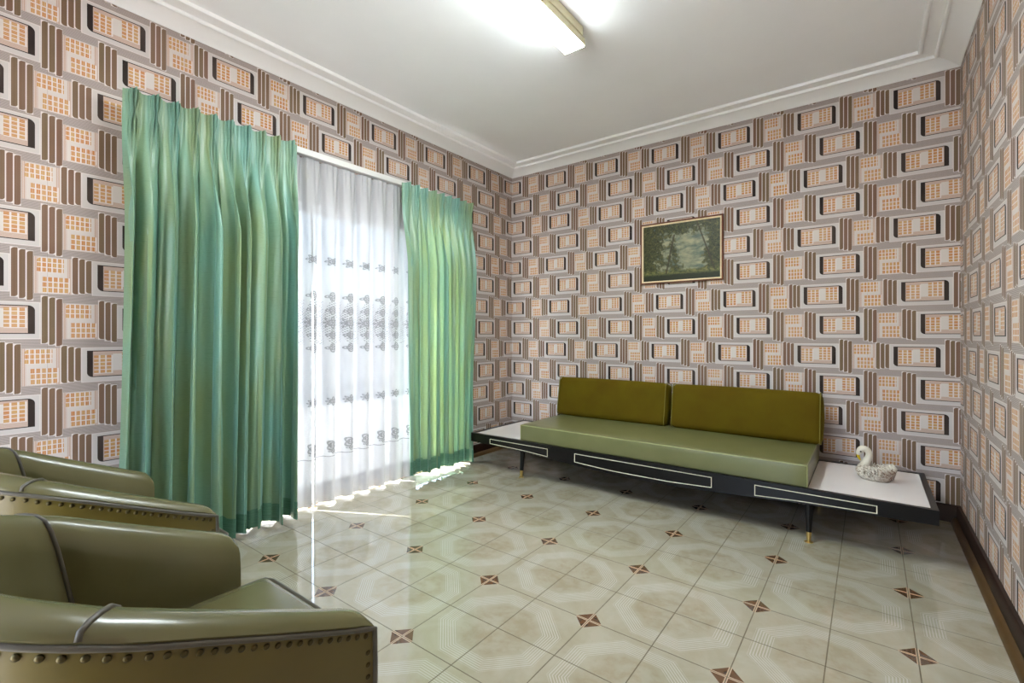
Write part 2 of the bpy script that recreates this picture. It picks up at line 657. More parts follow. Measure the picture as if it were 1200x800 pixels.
def thing(name, label, cat, loc=(0, 0, 0), group=None):
    o = bpy.data.objects.new(name, None)
    o.empty_display_size = 0.1
    COL.objects.link(o)
    o.location = loc
    o['label'] = label
    o['category'] = cat
    if group:
        o['group'] = group
    return o


def tag(o, label, cat, group=None):
    o['label'] = label
    o['category'] = cat
    if group:
        o['group'] = group
    return o


def struct(o):
    o['kind'] = 'structure'
    return o


def add_box(bm, x0, x1, y0, y1, z0, z1, bev=0.0, seg=2):
    t = bmesh.new()
    vs = [t.verts.new((x, y, z)) for x in (x0, x1) for y in (y0, y1) for z in (z0, z1)]
    for f in ((0, 1, 3, 2), (4, 6, 7, 5), (0, 4, 5, 1), (2, 3, 7, 6), (0, 2, 6, 4), (1, 5, 7, 3)):
        t.faces.new([vs[i] for i in f])
    bmesh.ops.recalc_face_normals(t, faces=t.faces)
    if bev:
        bmesh.ops.bevel(t, geom=list(t.edges), offset=bev, segments=seg, affect='EDGES', profile=0.5)
    me = bpy.data.meshes.new('tmp')
    t.to_mesh(me)
    t.free()
    bm.from_mesh(me)
    bpy.data.meshes.remove(me)


def box(name, mat, dims, parent=None, bev=0.0, seg=2, smooth=35):
    bm = bmesh.new()
    add_box(bm, *dims, bev=bev, seg=seg)
    return obj(name, bm, mat, parent, smooth if bev else None)


def grid(bm, rows, closed_u=False, closed_v=False, uv=None):
    """rows: list of lists of points -> quads; uv: same shape list of (u, v)"""
    V = [[bm.verts.new(p) for p in r] for r in rows]
    lay = bm.loops.layers.uv.verify() if uv else None
    nr, nc = len(V), len(V[0])
    for i in range(nr if closed_v else nr - 1):
        for j in range(nc if closed_u else nc - 1):
            ids = ((i, j), (i, (j + 1) % nc), ((i + 1) % nr, (j + 1) % nc), ((i + 1) % nr, j))
            f = bm.faces.new([V[a][b_] for a, b_ in ids])
            if uv:
                for lp, (a, b_) in zip(f.loops, ids):
                    lp[lay].uv = uv[a][b_]
    return V


def tube(bm, pts, rad, n=8, cap=True, closed=False):
    """swept tube; rad is a number or a list per point"""
    pts = [Vector(p) for p in pts]
    N = len(pts)
    rads = rad if isinstance(rad, (list, tuple)) else [rad] * N
    up = None
    rows = []
    for i, p in enumerate(pts):
        a = pts[i - 1] if (i > 0 or closed) else p
        c = pts[(i + 1) % N] if (i < N - 1 or closed) else p
        d = (c - a).normalized()
        if up is None:
            up = Vector((0, 0, 1)) if abs(d.z) < 0.9 else Vector((1, 0, 0))
        s = d.cross(up).normalized()
        up = s.cross(d).normalized()
        rows.append([p + (s * math.cos(t) + up * math.sin(t)) * rads[i] for t in [2 * PI * k / n for k in range(n)]])
    V = grid(bm, rows, closed_u=True, closed_v=closed)
    if cap and not closed:
        bm.faces.new(V[0][::-1])
        bm.faces.new(V[-1])


def lathe(bm, prof, n=20, at=(0, 0, 0), cap=True):
    rows = [[(at[0] + r * math.cos(2 * PI * k / n), at[1] + r * math.sin(2 * PI * k / n), at[2] + z) for k in range(n)] for r, z in prof]
    V = grid(bm, rows, closed_u=True)
    if cap:
        bm.faces.new(V[0][::-1])
        bm.faces.new(V[-1])


def cushion(bm, sx, sy, sz, r, bulge=(0, 0, 0), n=(16, 6, 8), M4=None):
    """soft box centred on the origin: rounded edges, faces bulging outward"""
    h = (sx / 2, sy / 2, sz / 2)

    def ticks(hh, k):
        core = [-(hh - r) + 2 * (hh - r) * i / k for i in range(k + 1)]
        rim = [r * q for q in (0.35, 0.7, 1.0)]
        return [-hh + (r - q) * 1.0 for q in rim[::-1]] + core[0:] + [hh - (r - q) for q in rim]
    T = [sorted(set(round(t, 6) for t in ticks(h[i], n[i]))) for i in range(3)]
    t_ = bmesh.new()
    for ax in range(3):
        a, b_ = [i for i in range(3) if i != ax]
        for sgn in (-1, 1):
            rows = []
            for u in T[a]:
                row = []
                for v in T[b_]:
                    p = [0, 0, 0]
                    p[ax], p[a], p[b_] = sgn * h[ax], u, v
                    row.append(tuple(p))
                rows.append(row)
            grid(t_, rows)
    bmesh.ops.remove_doubles(t_, verts=t_.verts, dist=1e-5)
    for vtx in t_.verts:
        p = vtx.co
        inner = Vector([max(-h[i] + r, min(h[i] - r, p[i])) for i in range(3)])
        d = p - inner
        q = inner + d.normalized() * r if d.length > 1e-9 else p.copy()
        un = [q[i] / h[i] for i in range(3)]
        for i in range(3):
            if bulge[i]:
                a, b_ = [j for j in range(3) if j != i]
                q[i] += bulge[i] * max(0, 1 - un[a] ** 2) * max(0, 1 - un[b_] ** 2) * un[i]
        vtx.co = q
    if M4 is not None:
        bmesh.ops.transform(t_, matrix=M4, verts=t_.verts)
    me = bpy.data.meshes.new('tmp')
    t_.to_mesh(me)
    t_.free()
    bm.from_mesh(me)
    bpy.data.meshes.remove(me)


def holed_wall(name, mat, plane, thick, us, zs, hole):
    """a wall in plane x=plane or y=plane with one rectangular opening"""
    ax, val = plane
    bm = bmesh.new()
    P = lambda u, z: (val, u, z) if ax == 'x' else (u, val, z)
    rows = [[bm.verts.new(P(u, z)) for z in zs] for u in us]
    for i in range(len(us) - 1):
        for j in range(len(zs) - 1):
            if (i, j) in hole:
                continue
            bm.faces.new((rows[i][j], rows[i + 1][j], rows[i + 1][j + 1], rows[i][j + 1]))
    r = bmesh.ops.extrude_face_region(bm, geom=list(bm.faces))
    vs = [e for e in r['geom'] if isinstance(e, bmesh.types.BMVert)]
    bmesh.ops.translate(bm, verts=vs, vec=(thick, 0, 0) if ax == 'x' else (0, thick, 0))
    return struct(obj(name, bm, mat))


# ------------------------------------------------------------------ room shell
floor = box('floor', M['grout'], (0, RW, RY, 0, -0.12, -0.0006))
struct(floor)


def tile_mesh(sx, sy):
    bm = bmesh.new()
    gp, th = 0.0019, 0.010
    x0, x1, y0, y1 = gp, sx - gp, gp, sy - gp
    rows = [[(x0, y0, z), (x1, y0, z), (x1, y1, z), (x0, y1, z)] for z in (-th, 0.0)]
    V = grid(bm, rows, closed_u=True)
    bm.faces.new(V[-1])
    return bm


ncol = int((RW - TX0) / TILE)
slim = RW - (TX0 + ncol * TILE)
nrow = int((TY0 - RY) / TILE)
protos = {}
for j in range(-1, nrow):
    for i in range(ncol + 1):
        w_ = slim if i == ncol else TILE
        d_ = -TY0 if j == -1 else TILE
        x_, y_ = TX0 + i * TILE, (TY0 if j == -1 else TY0 - (j + 1) * TILE)
        key = (round(w_, 4), round(d_, 4))
        if key not in protos:
            protos[key] = obj('tile', tile_mesh(w_, d_), M['tile'], floor)
            protos[key].location = (x_, y_, 0)
        else:
            share(protos[key], 'tile', floor, (x_, y_, 0))

# left wall with the opening of the glazed door
OY0, OY1, OZ = -2.98, -0.76, 2.00
holed_wall('wall_left', M['paper_left'], ('x', 0.0), -0.11, [RY, OY0, OY1, 0.0], [-0.12, 0.0, OZ, RH], {(1, 1)})
struct(box('wall_back', M['paper_back'], (-0.11, RW + 0.11, 0, 0.11, -0.12, RH)))
struct(box('wall_right', M['paper_right'], (RW, RW + 0.11, RY, 0, -0.12, RH)))
# wall behind the photographer; its opening is added to let in more daylight
holed_wall('wall_front', M['plain_wall'], ('y', RY), -0.11, [-0.11, 1.15, 2.20, RW + 0.11], [-0.12, 0.0, 2.10, RH], {(1, 1)})
struct(box('ceiling', M['ceiling'], (-0.11, RW + 0.11, RY - 0.11, 0.11, RH, RH + 0.10)))

# cornice: cove springing from the walls, two beads on the ceiling
CORN = [(0.0, 2.684), (0.004, 2.6845), (0.012, 2.691), (0.035, 2.703), (0.070, 2.716), (0.104, 2.725), (0.112, 2.727),
        (0.110, 2.719), (0.119, 2.7185), (0.124, 2.724), (0.125, 2.736), (0.182, 2.7395), (0.184, 2.7335), (0.190, 2.731), (0.199, 2.7325), (0.203, 2.739), (0.204, 2.7505)]


def cornice(name, ax):
    rows = []
    for e in (0, 1):
        r = []
        for n, z in CORN:
            if ax == 'left':
                r.append((n, (RY + n) if e == 0 else -n, z))
            elif ax == 'right':
                r.append((RW - n, (RY + n) if e == 0 else -n, z))
            elif ax == 'back':
                r.append((n if e == 0 else RW - n, -n, z))
            else:
                r.append((n if e == 0 else RW - n, RY + n, z))
        rows.append(r)
    bm = bmesh.new()
    grid(bm, rows)
    o = obj(name, bm, M['cornice'], None, 28)
    return struct(o)


for i, a in enumerate(('left', 'back', 'right', 'front')):
    cornice('trim_%d' % (i + 1), a)

# skirting boards with a varnished bead at the foot
SK = [(0.0, 0.0), (0.020, 0.0), (0.020, 0.078), (0.012, 0.096), (0.0, 0.100)]
SHOE = [(0.020, 0.0), (0.046, 0.0), (0.044, 0.012), (0.034, 0.026), (0.020, 0.031)]


def run(prof, side, a, b_):
    bm = bmesh.new()
    rows = []
    for t in (a, b_):
        if side == 'left':
            rows.append([(n, t, z) for n, z in prof])
        elif side == 'right':
            rows.append([(RW - n, t, z) for n, z in prof])
        elif side == 'back':
            rows.append([(t, -n, z) for n, z in prof])
        else:
            rows.append([(t, RY + n, z) for n, z in prof])
    V = grid(bm, rows, closed_u=True)
    bm.faces.new(V[0][::-1])
    bm.faces.new(V[1])
    return bm


def skirting(name, side, a, b_, shoe=True):
    o = struct(obj(name, run(SK, side, a, b_), M['skirting'], None, 40))
    if shoe:
        obj('bead', run(SHOE, side, a, b_), M['shoe'], o, 50)
    return o


skirting('baseboard_left', 'left', OY1 + 0.03, 0.0)
skirting('baseboard_left_front', 'left', RY, OY0 - 0.03)
skirting('baseboard_back', 'back', 0.0, RW, shoe=False)
skirting('baseboard_right', 'right', RY, 0.0)

# ------------------------------------------------------------------ glazed sliding door (behind the sheer) and outdoors
win = bmesh.new()
for dims in ((-0.10, -0.02, OY0, OY0 + 0.045, 0, OZ), (-0.10, -0.02, OY1 - 0.045, OY1, 0, OZ),
             (-0.10, -0.02, OY0 + 0.045, OY1 - 0.045, OZ - 0.045, OZ), (-0.10, -0.02, OY0 + 0.045, OY1 - 0.045, 0.0, 0.03)):
    add_box(win, *dims)
window = struct(obj('window_1', win, M['alu']))
YM = -1.43
for x0, a, b_ in ((-0.085, OY0 + 0.045, YM + 0.03), (-0.055, YM - 0.03, OY1 - 0.045)):
    s = bmesh.new()
    z0, z1 = 0.03, OZ - 0.045
    for dims in ((x0, x0 + 0.028, a, a + 0.05, z0, z1), (x0, x0 + 0.028, b_ - 0.05, b_, z0, z1),
                 (x0, x0 + 0.028, a + 0.05, b_ - 0.05, z0, z0 + 0.08), (x0, x0 + 0.028, a + 0.05, b_ - 0.05, z1 - 0.05, z1)):
        add_box(s, *dims)
    sash = obj('sash', s, M['alu'], window)
    box('pane', M['glass'], (x0 + 0.011, x0 + 0.017, a + 0.05, b_ - 0.05, z0 + 0.08, z1 - 0.05), sash)

struct(box('ground', M['paving'], (-9.0, -0.11, -12.0, 8.0, -0.25, -0.06)))
fw = box('garden_wall', M['render'], (-5.2, -5.05, -10.0, 7.0, -0.06, 1.7))
struct(fw)
# unseen terrace, added with that opening to bounce daylight into the room
struct(box('ground_added_terrace', M['slate'], (-0.11, 9.0, -12.0, RY - 0.11, -0.20, -0.02)))


# ------------------------------------------------------------------ curtains
def fold_path(n, seed, jitter=0.5):
    rnd = random.Random(seed)
    w = [1 + rnd.uniform(-jitter, jitter) for _ in range(n)]
    s = sum(w)
    edges = [0]
    for v in w:
        edges.append(edges[-1] + v / s)
    amp = [rnd.uniform(0.55, 1.15) for _ in range(n)]
    return edges, amp, rnd


def drape(name, label, ytl, ytr, ybl, ybr, ztop, xc, nf, seed, amp_b=0.055, sag=(0.0, 0.0)):
    """pleated drape: finger-pinched heading, free folds below, doubled hem"""
    edges, amp, rnd = fold_path(nf, seed)
    K = 26                                          # samples per fold
    bulk = [rnd.uniform(-0.25, 0.25) for _ in range(nf)]
    zs = [0.0, 0.012, 0.03, 0.05, 0.07, 0.085, 0.10, 0.115, 0.135, 0.16, 0.20, 0.26, 0.34] + \
         [0.34 + (ztop - 0.02 - 0.34) * i / 22 for i in range(1, 23)]
    root = thing(name, label, 'curtain', (xc, (ytl + ytr) / 2, 0))
    rows, uvs = [], []
    for dz in zs:
        t = dz / (ztop - 0.02)
        row, ur = [], []
        low = min(1, max(0, (dz - 0.09) / 0.55))    # 0 in the heading, 1 in the free folds
        low = low * low * (3 - 2 * low)
        for f in range(nf):
            for s in range(K + (1 if f == nf - 1 else 0)):
                q = s / K
                e = (edges[f] + (edges[f + 1] - edges[f]) * q)
                ev = (f + q) / nf
                pos = ev * (1 - low) + e * low      # even pleats above, uneven folds below
                yl = ytl + (ybl - ytl) * t
                yr = ytr + (ybr - ytr) * t
                # free fold: one full wave per fold, slightly leaning
                ph = 2 * PI * q
                wob = 0.22 * math.sin(3.1 * t + f * 1.7)
                a0 = amp[f] * amp_b
                a1 = amp[(f + 1) % nf] * amp_b
                A = a0 + (a1 - a0) * q
                xf = A * math.sin(ph + wob) + 0.35 * A * math.sin(2 * ph + f + 2.0 * t)
                yf = (edges[f + 1] - edges[f]) * abs(yr - yl) * 0.22 * math.sin(2 * ph + wob + bulk[f])
                # heading: triple finger pleats pinched at dz = 0.095
                pin = math.exp(-((dz - 0.095) / 0.035) ** 2)
                c = q - 0.5
                env = math.exp(-(c / 0.24) ** 2)
                flare = 1.0 if dz < 0.095 else max(0.0, 1 - (dz - 0.095) / 0.25)
                xh = env * (0.034 + 0.022 * math.cos(2 * PI * c * 6.5)) * flare * (1 - 0.35 * pin) + 0.004 * math.sin(f * 2.3)
                yh = -c * env * pin * 0.9 * abs(yr - yl) / nf
                x = xh * (1 - low) + (xf + 0.040) * low
                y = yl + (yr - yl) * pos + yf * low + yh * (1 - low)
                zz = ztop - dz + 0.006 * (1 - low) * env * (dz < 0.05)
                if dz > 0.5:
                    zz += (sag[0] + (sag[1] - sag[0]) * pos) * ((dz - 0.5) / (ztop - 0.5)) + 0.010 * math.sin(f * 2.1) * (t ** 6)
                row.append((x, y - (ytl + ytr) / 2, zz))
                ur.append(((f + q) * 0.19, zz))
        rows.append(row)
        uvs.append(ur)
    nh = 3                                          # the last rows make the hem
    bm = bmesh.new()
    grid(bm, rows, uv=uvs)
    obj('cloth', bm, M['drape'], root, 180)
    last, prev = rows[-1], rows[-2]
    h0 = []
    for a, b_ in zip(last, prev):
        k = 0.10 / max(1e-4, (b_[2] - a[2]))
        h0.append([a[i] + (b_[i] - a[i]) * k for i in range(3)])
    hem = bmesh.new()
    hr = [[(p[0] + 0.0025, p[1], p[2]) for p in h0], [(p[0] + 0.0035, p[1], p[2] - 0.0005) for p in last]]
    grid(hem, hr, uv=[[(u_[0], h[2]) for u_, h in zip(uvs[-1], h0)], uvs[-1]])
    obj('hem', hem, M['hem'], root, 180)
    return root


drape('curtain', 'green pleated curtain left of the lace sheer, beside the armchairs', -3.155, -2.325, -3.20, -2.345, 2.245, 0.135, 10, 3,
      0.075, (0.015, 0.035))
drape('curtain', 'green pleated curtain right of the lace sheer, nearest the sofa end table', -1.500, -0.715, -1.470, -0.760, 2.240, 0.104, 9, 11,
      0.046, (0.04, 0.02))

# sheer
root = thing('sheer_curtain', 'white embroidered sheer lace curtain hanging between the two green curtains', 'curtain', (0.040, -2.0, 0))
zs = [2.225, 2.215, 2.20, 2.18, 2.16, 2.13, 2.09, 2.03, 1.95] + [1.95 - 1.935 * i / 24 for i in range(1, 25)]
rs = random.Random(5)
jit = [rs.uniform(-1, 1) for _ in range(40)]
for ya, yb in ((-2.95, -2.1882), (-2.1828, -1.460), (-1.452, -1.30)):
    ny = int((yb - ya) / 0.0039)
    rows, uvs = [], []
    for z in zs:
        row, ur = [], []
        low = min(1, max(0, (2.2 - z) / 0.45))
        for i in range(ny + 1):
            y = ya + (yb - ya) * i / ny
            y += 0.0055 * min(1, max(0, (z - 1.30) / 0.25)) * (1 if i == ny else -1 if i == 0 else 0)
            p = (y - SH_A) / SH_P
            kf = int(math.floor(p + 0.5)) % 40
            ph = 2 * PI * p
            # neighbouring crests blend, so the cloth stays continuous
            ja = jit[int(math.floor(p)) % 40] * (1 - (p - math.floor(p))) + jit[(int(math.floor(p)) + 1) % 40] * (p - math.floor(p))
            A = 0.028 + 0.008 * ja
            x = A * math.cos(ph + 0.35 * math.sin(z * 1.7 + ja * 3)) * (0.3 + 0.7 * low) + 0.006 * math.cos(2 * ph + z)
            x += 0.007 * (1 - low) * math.sin(ph * 3 + 0.6 * ja)
            yy = y + SH_P * 0.08 * math.sin(2 * ph + 0.4 * ja) * low
            row.append((x, yy + 2.0, z + 0.004 * math.cos(ph) * (z < 0.3)))
            ur.append((y, z))
        rows.append(row)
        uvs.append(ur)
    bm = bmesh.new()
    grid(bm, rows, uv=uvs)
    obj('panel', bm, M['sheer'], root, 180)

# track that carries the sheer
tr = thing('curtain_track', 'white curtain track above the lace sheer, under the wallpaper', 'track', (0, -2.0, 2.25))
box('rail', M['track'], (0.0, 0.060, -1.00, 1.05, -0.012, 0.018), tr, 0.004)
box('valance_strip', M['track'], (0.060, 0.066, -1.00, 0.62, -0.016, 0.022), tr, 0.002)

# ------------------------------------------------------------------ fluorescent ceiling light
lt = thing('ceiling_light', 'long white fluorescent batten light fixed to the ceiling', 'light', (1.60, -2.16, RH))
box('base', M['lamp_metal'], (-0.066, 0.062, -0.625, 0.592, -0.048, 0.0), lt, 0.003)
box('housing', M['lamp_metal'], (-0.062, 0.056, -0.60, 0.612, -0.086, -0.048), lt)
box('diffuser', M['lamp'], (-0.061, 0.055, -0.60, 0.612, -0.096, -0.086), lt, 0.004, 2)
box('end_cap', M['lamp_metal'], (-0.064, 0.058, 0.612, 0.618, -0.096, -0.046), lt, 0.002)
box('end_cap', M['lamp_metal'], (-0.064, 0.058, -0.606, -0.600, -0.096, -0.046), lt, 0.002)

# ------------------------------------------------------------------ sofa with end tables
SX0, SX1, SYF, SYB, SZ = 0.215, 3.139, -0.855, -0.105, 0.283
CX = (SX0 + SX1) / 2
sofa = thing('sofa', 'long low sofa with black frame, green seat and mustard velvet back cushions', 'sofa', (CX, (SYF + SYB) / 2, 0))
OY = (SYF + SYB) / 2


def fz(x):
    """lower edge of the front rail: shallow at the ends, deepest in the middle"""
    d = abs(x - CX) / (SX1 - CX)
    if d < 0.12:
        return 0.162
    if d < 0.62:
        t = (d - 0.12) / 0.5
        return 0.162 + 0.040 * (t ** 1.15)
    return 0.202 + 0.014 * (d - 0.62) / 0.38


def front_rail(y0, y1):
    bm = bmesh.new()
    xs = [SX0 + (SX1 - SX0) * i / 60 for i in range(61)]
    rows = [[(x - CX, y0, SZ + 0.003), (x - CX, y1, SZ + 0.003), (x - CX, y1, fz(x)), (x - CX, y0, fz(x))] for x in xs]
    V = grid(bm, rows, closed_u=True)
    bm.faces.new(V[0][::-1])
    bm.faces.new(V[-1])
    return bm


yf, yb_ = SYF - OY, SYB - OY
fr = obj('front_rail', front_rail(yf, yf + 0.026), M['black'], sofa, 40)
obj('back_rail', front_rail(yb_ - 0.026, yb_), M['black'], sofa, 40)
for sx in (-1, 1):
    e = (SX1 - CX) * sx
    box('end_rail', M['black'], (min(e, e - sx * 0.026), max(e, e - sx * 0.026), yf + 0.026, yb_ - 0.026, 0.216, SZ + 0.003), sofa)
box('deck', M['black'], (SX0 - CX + 0.026, SX1 - CX - 0.026, yf + 0.026, yb_ - 0.026, 0.235, 0.262), sofa)
# laminate tops either side of the seat
box('table_top', M['laminate'], (SX0 - CX + 0.027, 0.712 - CX, yf + 0.027, yb_ - 0.027, 0.262, SZ), sofa)['label'] = 'white laminate end table top at the left'
box('table_top', M['laminate'], (2.617 - CX, SX1 - CX - 0.027, yf + 0.027, yb_ - 0.027, 0.262, SZ), sofa)['label'] = 'white laminate end table top at the right'


# cream lines let into the front rail
def inlay(pts):
    bm = bmesh.new()
    w_ = 0.0042
    n = len(pts)
    c = Vector((sum(p[0] for p in pts) / n, 0, sum(p[1] for p in pts) / n))
    inn = []
    for i, p in enumerate(pts):
        a, q = Vector(pts[i - 1]), Vector(pts[(i + 1) % n])
        b_ = Vector(p)
        d1, d2 = (b_ - a).normalized(), (q - b_).normalized()
        n1, n2 = Vector((-d1.y, d1.x)), Vector((-d2.y, d2.x))
        k = (n1 + n2)
        k = k / max(0.2, k.dot(n1))
        inn.append(b_ + k * w_)
    o0 = [(p[0] - CX, yf - 0.0012, p[1]) for p in pts]
    i0 = [(p[0] - CX, yf - 0.0012, p[1]) for p in inn]
    o1 = [(p[0] - CX, yf + 0.002, p[1]) for p in pts]
    i1 = [(p[0] - CX, yf + 0.002, p[1]) for p in inn]
    grid(bm, [o1, o0, i0, i1], closed_u=True)
    return bm


def panel_pts(x0, x1, zt_):
    xs = [x0 + (x1 - x0) * i / 14 for i in range(15)]
    off = 0.026 if x1 - x0 > 0.7 else 0.016
    if x1 - x0 > 0.7:
        low = [(x, fz(x) + off - 0.004) for x in xs]
    else:
        low = [(x, fz(x) + off - 0.006) for x in xs]
    return low + [(x1, zt_), (x0, zt_)]


for x0, x1 in ((0.419, 0.976), (1.203, 2.133), (2.362, 2.911)):
    obj('inlay_line', inlay(panel_pts(x0, x1, 0.2605)), M['inlay'], fr)

# legs: black taper, brass ferrule, flat foot
for lx, ly, sp in ((0.722, -0.815, -1), (2.621, -0.815, -1), (0.722, -0.19, 1), (2.621, -0.19, 1)):
    top = Vector((lx - CX, ly - OY, 0.225))
    foot = Vector((lx - CX, ly - OY + 0.022 * sp, 0.0))
    k = 0.052 / 0.225
    mid = foot.lerp(top, k)
    bm = bmesh.new()
    tube(bm, [mid, top], [0.0135, 0.0225], 16)
    leg = obj('leg', bm, M['black'], sofa, 60)
    bm = bmesh.new()
    tube(bm, [foot + Vector((0, 0, 0.006)), mid], [0.0095, 0.0137], 16)
    lathe(bm, [(0.0215, 0.0), (0.0215, 0.003), (0.011, 0.007)], 18, foot)
    obj('ferrule', bm, M['brass'], leg, 60)

# seat
seat_x0, seat_x1, seat_y0, seat_y1 = 0.712, 2.617, -0.838, -0.125
bm = bmesh.new()
cushion(bm, seat_x1 - seat_x0, seat_y1 - seat_y0, 0.124, 0.012, (0.0, 0.004, 0.012), (24, 10, 4),
        Matrix.Translation(((seat_x0 + seat_x1) / 2 - CX, (seat_y0 + seat_y1) / 2 - OY, 0.283 + 0.062)))
st = obj('seat', bm, M['mattress'], sofa, 60)
bm = bmesh.new()
a0, a1, b0, b1, zz = seat_x0 - CX + 0.004, seat_x1 - CX - 0.004, seat_y0 - OY + 0.003, seat_y1 - OY - 0.004, 0.403
tube(bm, [(a0, b0, zz), (a1, b0, zz), (a1, b1, zz), (a0, b1, zz)], 0.0036, 6, closed=True)
tube(bm, [(a1 + 0.001, b0, 0.288), (a1 + 0.001, b0, zz)], 0.0032, 6)
tube(bm, [(a0 - 0.001, b0, 0.288), (a0 - 0.001, b0, zz)], 0.0032, 6)
obj('piping', bm, M['mattress_pipe'], st, 60)

# back cushions, leaning on the wall
for x0, x1 in ((0.695, 1.652), (1.690, 2.640)):
    bm = bmesh.new()
    T = Matrix.Translation(((x0 + x1) / 2 - CX, -0.190 - OY, 0.567)) @ Matrix.Rotation(math.radians(-10), 4, 'X')
    cushion(bm, x1 - x0, 0.140, 0.325, 0.036, (0.010, 0.014, 0.006), (18, 4, 8), T)
    bc = obj('back_cushion', bm, M['velvet'], sofa, 180)
    for side in (-1, 1):
        bm = bmesh.new()
        loop = []
        hy, hz, r = 0.070, 0.1625, 0.036
        for cx_, cz_, s0 in ((hy - r, hz - r, 0), (-(hy - r), hz - r, PI / 2), (-(hy - r), -(hz - r), PI), (hy - r, -(hz - r), 1.5 * PI)):
            for q in range(5):
                an = s0 + q * PI / 8
                loop.append((side * ((x1 - x0) / 2 - 0.009), cx_ + (r + 0.001 - 0.009) * math.cos(an), cz_ + (r + 0.001 - 0.009) * math.sin(an)))
        loop = [(p[0], p[1] * 1.09, p[2] * 1.055) for p in loop]
        tube(bm, [T @ Vector(p) for p in loop], 0.0035, 6, closed=True)
        obj('piping', bm, M['velvet_pipe'], bc, 180)

# ------------------------------------------------------------------ picture
pic = thing('picture', 'framed wooded landscape print hanging on the patterned wall above the sofa', 'picture', (1.680, 0.0, 1.770))
PW, PH = 0.323, 0.248


def frame_ring(o, i, y0, y1):
    bm = bmesh.new()
    R = lambda s, y: [(sx * (PW - s), y, sz * (PH - s)) for sx, sz in ((-1, -1), (1, -1), (1, 1), (-1, 1))]
    mid = (o + i) / 2
    grid(bm, [R(o, -0.003), R(o, y0), R(o + (i - o) * 0.25, y0 - 0.003), R(mid, y0 - 0.002), R(i, y1), R(i, -0.003)], closed_u=True)
    return bm


obj('frame', frame_ring(0.0, 0.012, -0.020, -0.017), M['frame_wood'], pic)
obj('slip', frame_ring(0.011, 0.023, -0.017, -0.012), M['frame_gold'], pic)
bm = bmesh.new()
grid(bm, [[(-PW + 0.02, -0.010, -PH + 0.02), (PW - 0.02, -0.010, -PH + 0.02)], [(-PW + 0.02, -0.010, PH - 0.02), (PW - 0.02, -0.010, PH - 0.02)]],
     uv=[[(0, 0), (1, 0)], [(0, 1), (1, 1)]])
add_box(bm, -PW + 0.02, PW - 0.02, -0.0095, -0.003, -PH + 0.02, PH - 0.02)
obj('print', bm, M['painting'], pic)

# ------------------------------------------------------------------ swan planter
sw = thing('swan_planter', 'white ceramic swan planter with brown feather relief on the right end table', 'planter', (2.902, -0.430, SZ))
bm = bmesh.new()
prof = [(0.40, 0.0), (0.72, 0.002), (0.90, 0.016), (1.0, 0.036), (0.98, 0.056), (0.88, 0.072), (0.74, 0.080), (0.66, 0.080), (0.60, 0.070), (0.50, 0.040), (0.0, 0.034)]
n = 64
rows = []
for r, z in prof:
    row = []
    for k in range(n):
        a = 2 * PI * k / n
        ca, sa = math.cos(a), math.sin(a)
        rx, ry = 0.088 * r, 0.058 * r
        lift = 0.0
        if z > 0.03 and r > 0.55:
            lift = 0.016 * max(0, ca) ** 3 * (z / 0.08) + 0.004 * max(0, -ca) ** 2     # raised tail
        rough = 0.0
        if 0.010 < z < 0.082 and r > 0.62:
            rough = 0.0028 * math.sin(a * 15 + z * 160) + 0.002 * math.sin(a * 26 - z * 210)
        row.append(((rx + rough) * ca + 0.004, (ry + rough) * sa, z + lift + rough * 0.5))
    rows.append(row)
V = grid(bm, rows, closed_u=True)
bm.faces.new(V[0][::-1])
bmesh.ops.remove_doubles(bm, verts=bm.verts, dist=1e-5)
obj('body', bm, M['swan'], sw, 180)
# neck: rises from the breast, arches over to the left and tucks the bill down
ctrl = [(-0.050, 0, 0.046, 0.032), (-0.045, 0, 0.070, 0.028), (-0.036, 0, 0.095, 0.0225), (-0.027, 0, 0.120, 0.0185), (-0.024, 0, 0.142, 0.0170),
        (-0.029, 0, 0.160, 0.0165), (-0.042, 0, 0.169, 0.0175), (-0.057, 0, 0.166, 0.0195), (-0.067, 0, 0.154, 0.0175), (-0.072, 0, 0.140, 0.0130), (-0.074, 0, 0.130, 0.008)]


def smooth_curve(c, sub=5):
    out = []
    for i in range(len(c) - 1):
        p0, p1, p2, p3 = c[max(0, i - 1)], c[i], c[i + 1], c[min(len(c) - 1, i + 2)]
        for s in range(sub):
            t = s / sub
            out.append(tuple(0.5 * (2 * b_ + (c_ - a) * t + (2 * a - 5 * b_ + 4 * c_ - d) * t * t + (-a + 3 * b_ - 3 * c_ + d) * t ** 3)
                             for a, b_, c_, d in zip(p0, p1, p2, p3)))
    out.append(tuple(c[-1]))
    return out


cc = smooth_curve(ctrl)
bm = bmesh.new()
tube(bm, [c[:3] for c in cc], [c[3] for c in cc], 14)
neck = obj('neck', bm, M['swan'], sw, 180)
bm = bmesh.new()
bk = smooth_curve([(-0.0730, 0, 0.136, 0.0102), (-0.0735, 0, 0.125, 0.0082), (-0.069, 0, 0.112, 0.0060), (-0.063, 0, 0.102, 0.0022)])
tube(bm, [c[:3] for c in bk], [c[3] for c in bk], 10)
obj('beak', bm, M['beak'], neck, 180)
for s in (-1, 1):
    bm = bmesh.new()
    bmesh.ops.create_uvsphere(bm, u_segments=10, v_segments=8, radius=0.0045, matrix=Matrix.Translation((-0.062, s * 0.0172, 0.155)))
    obj('eye', bm, M['eye'], neck, 180)
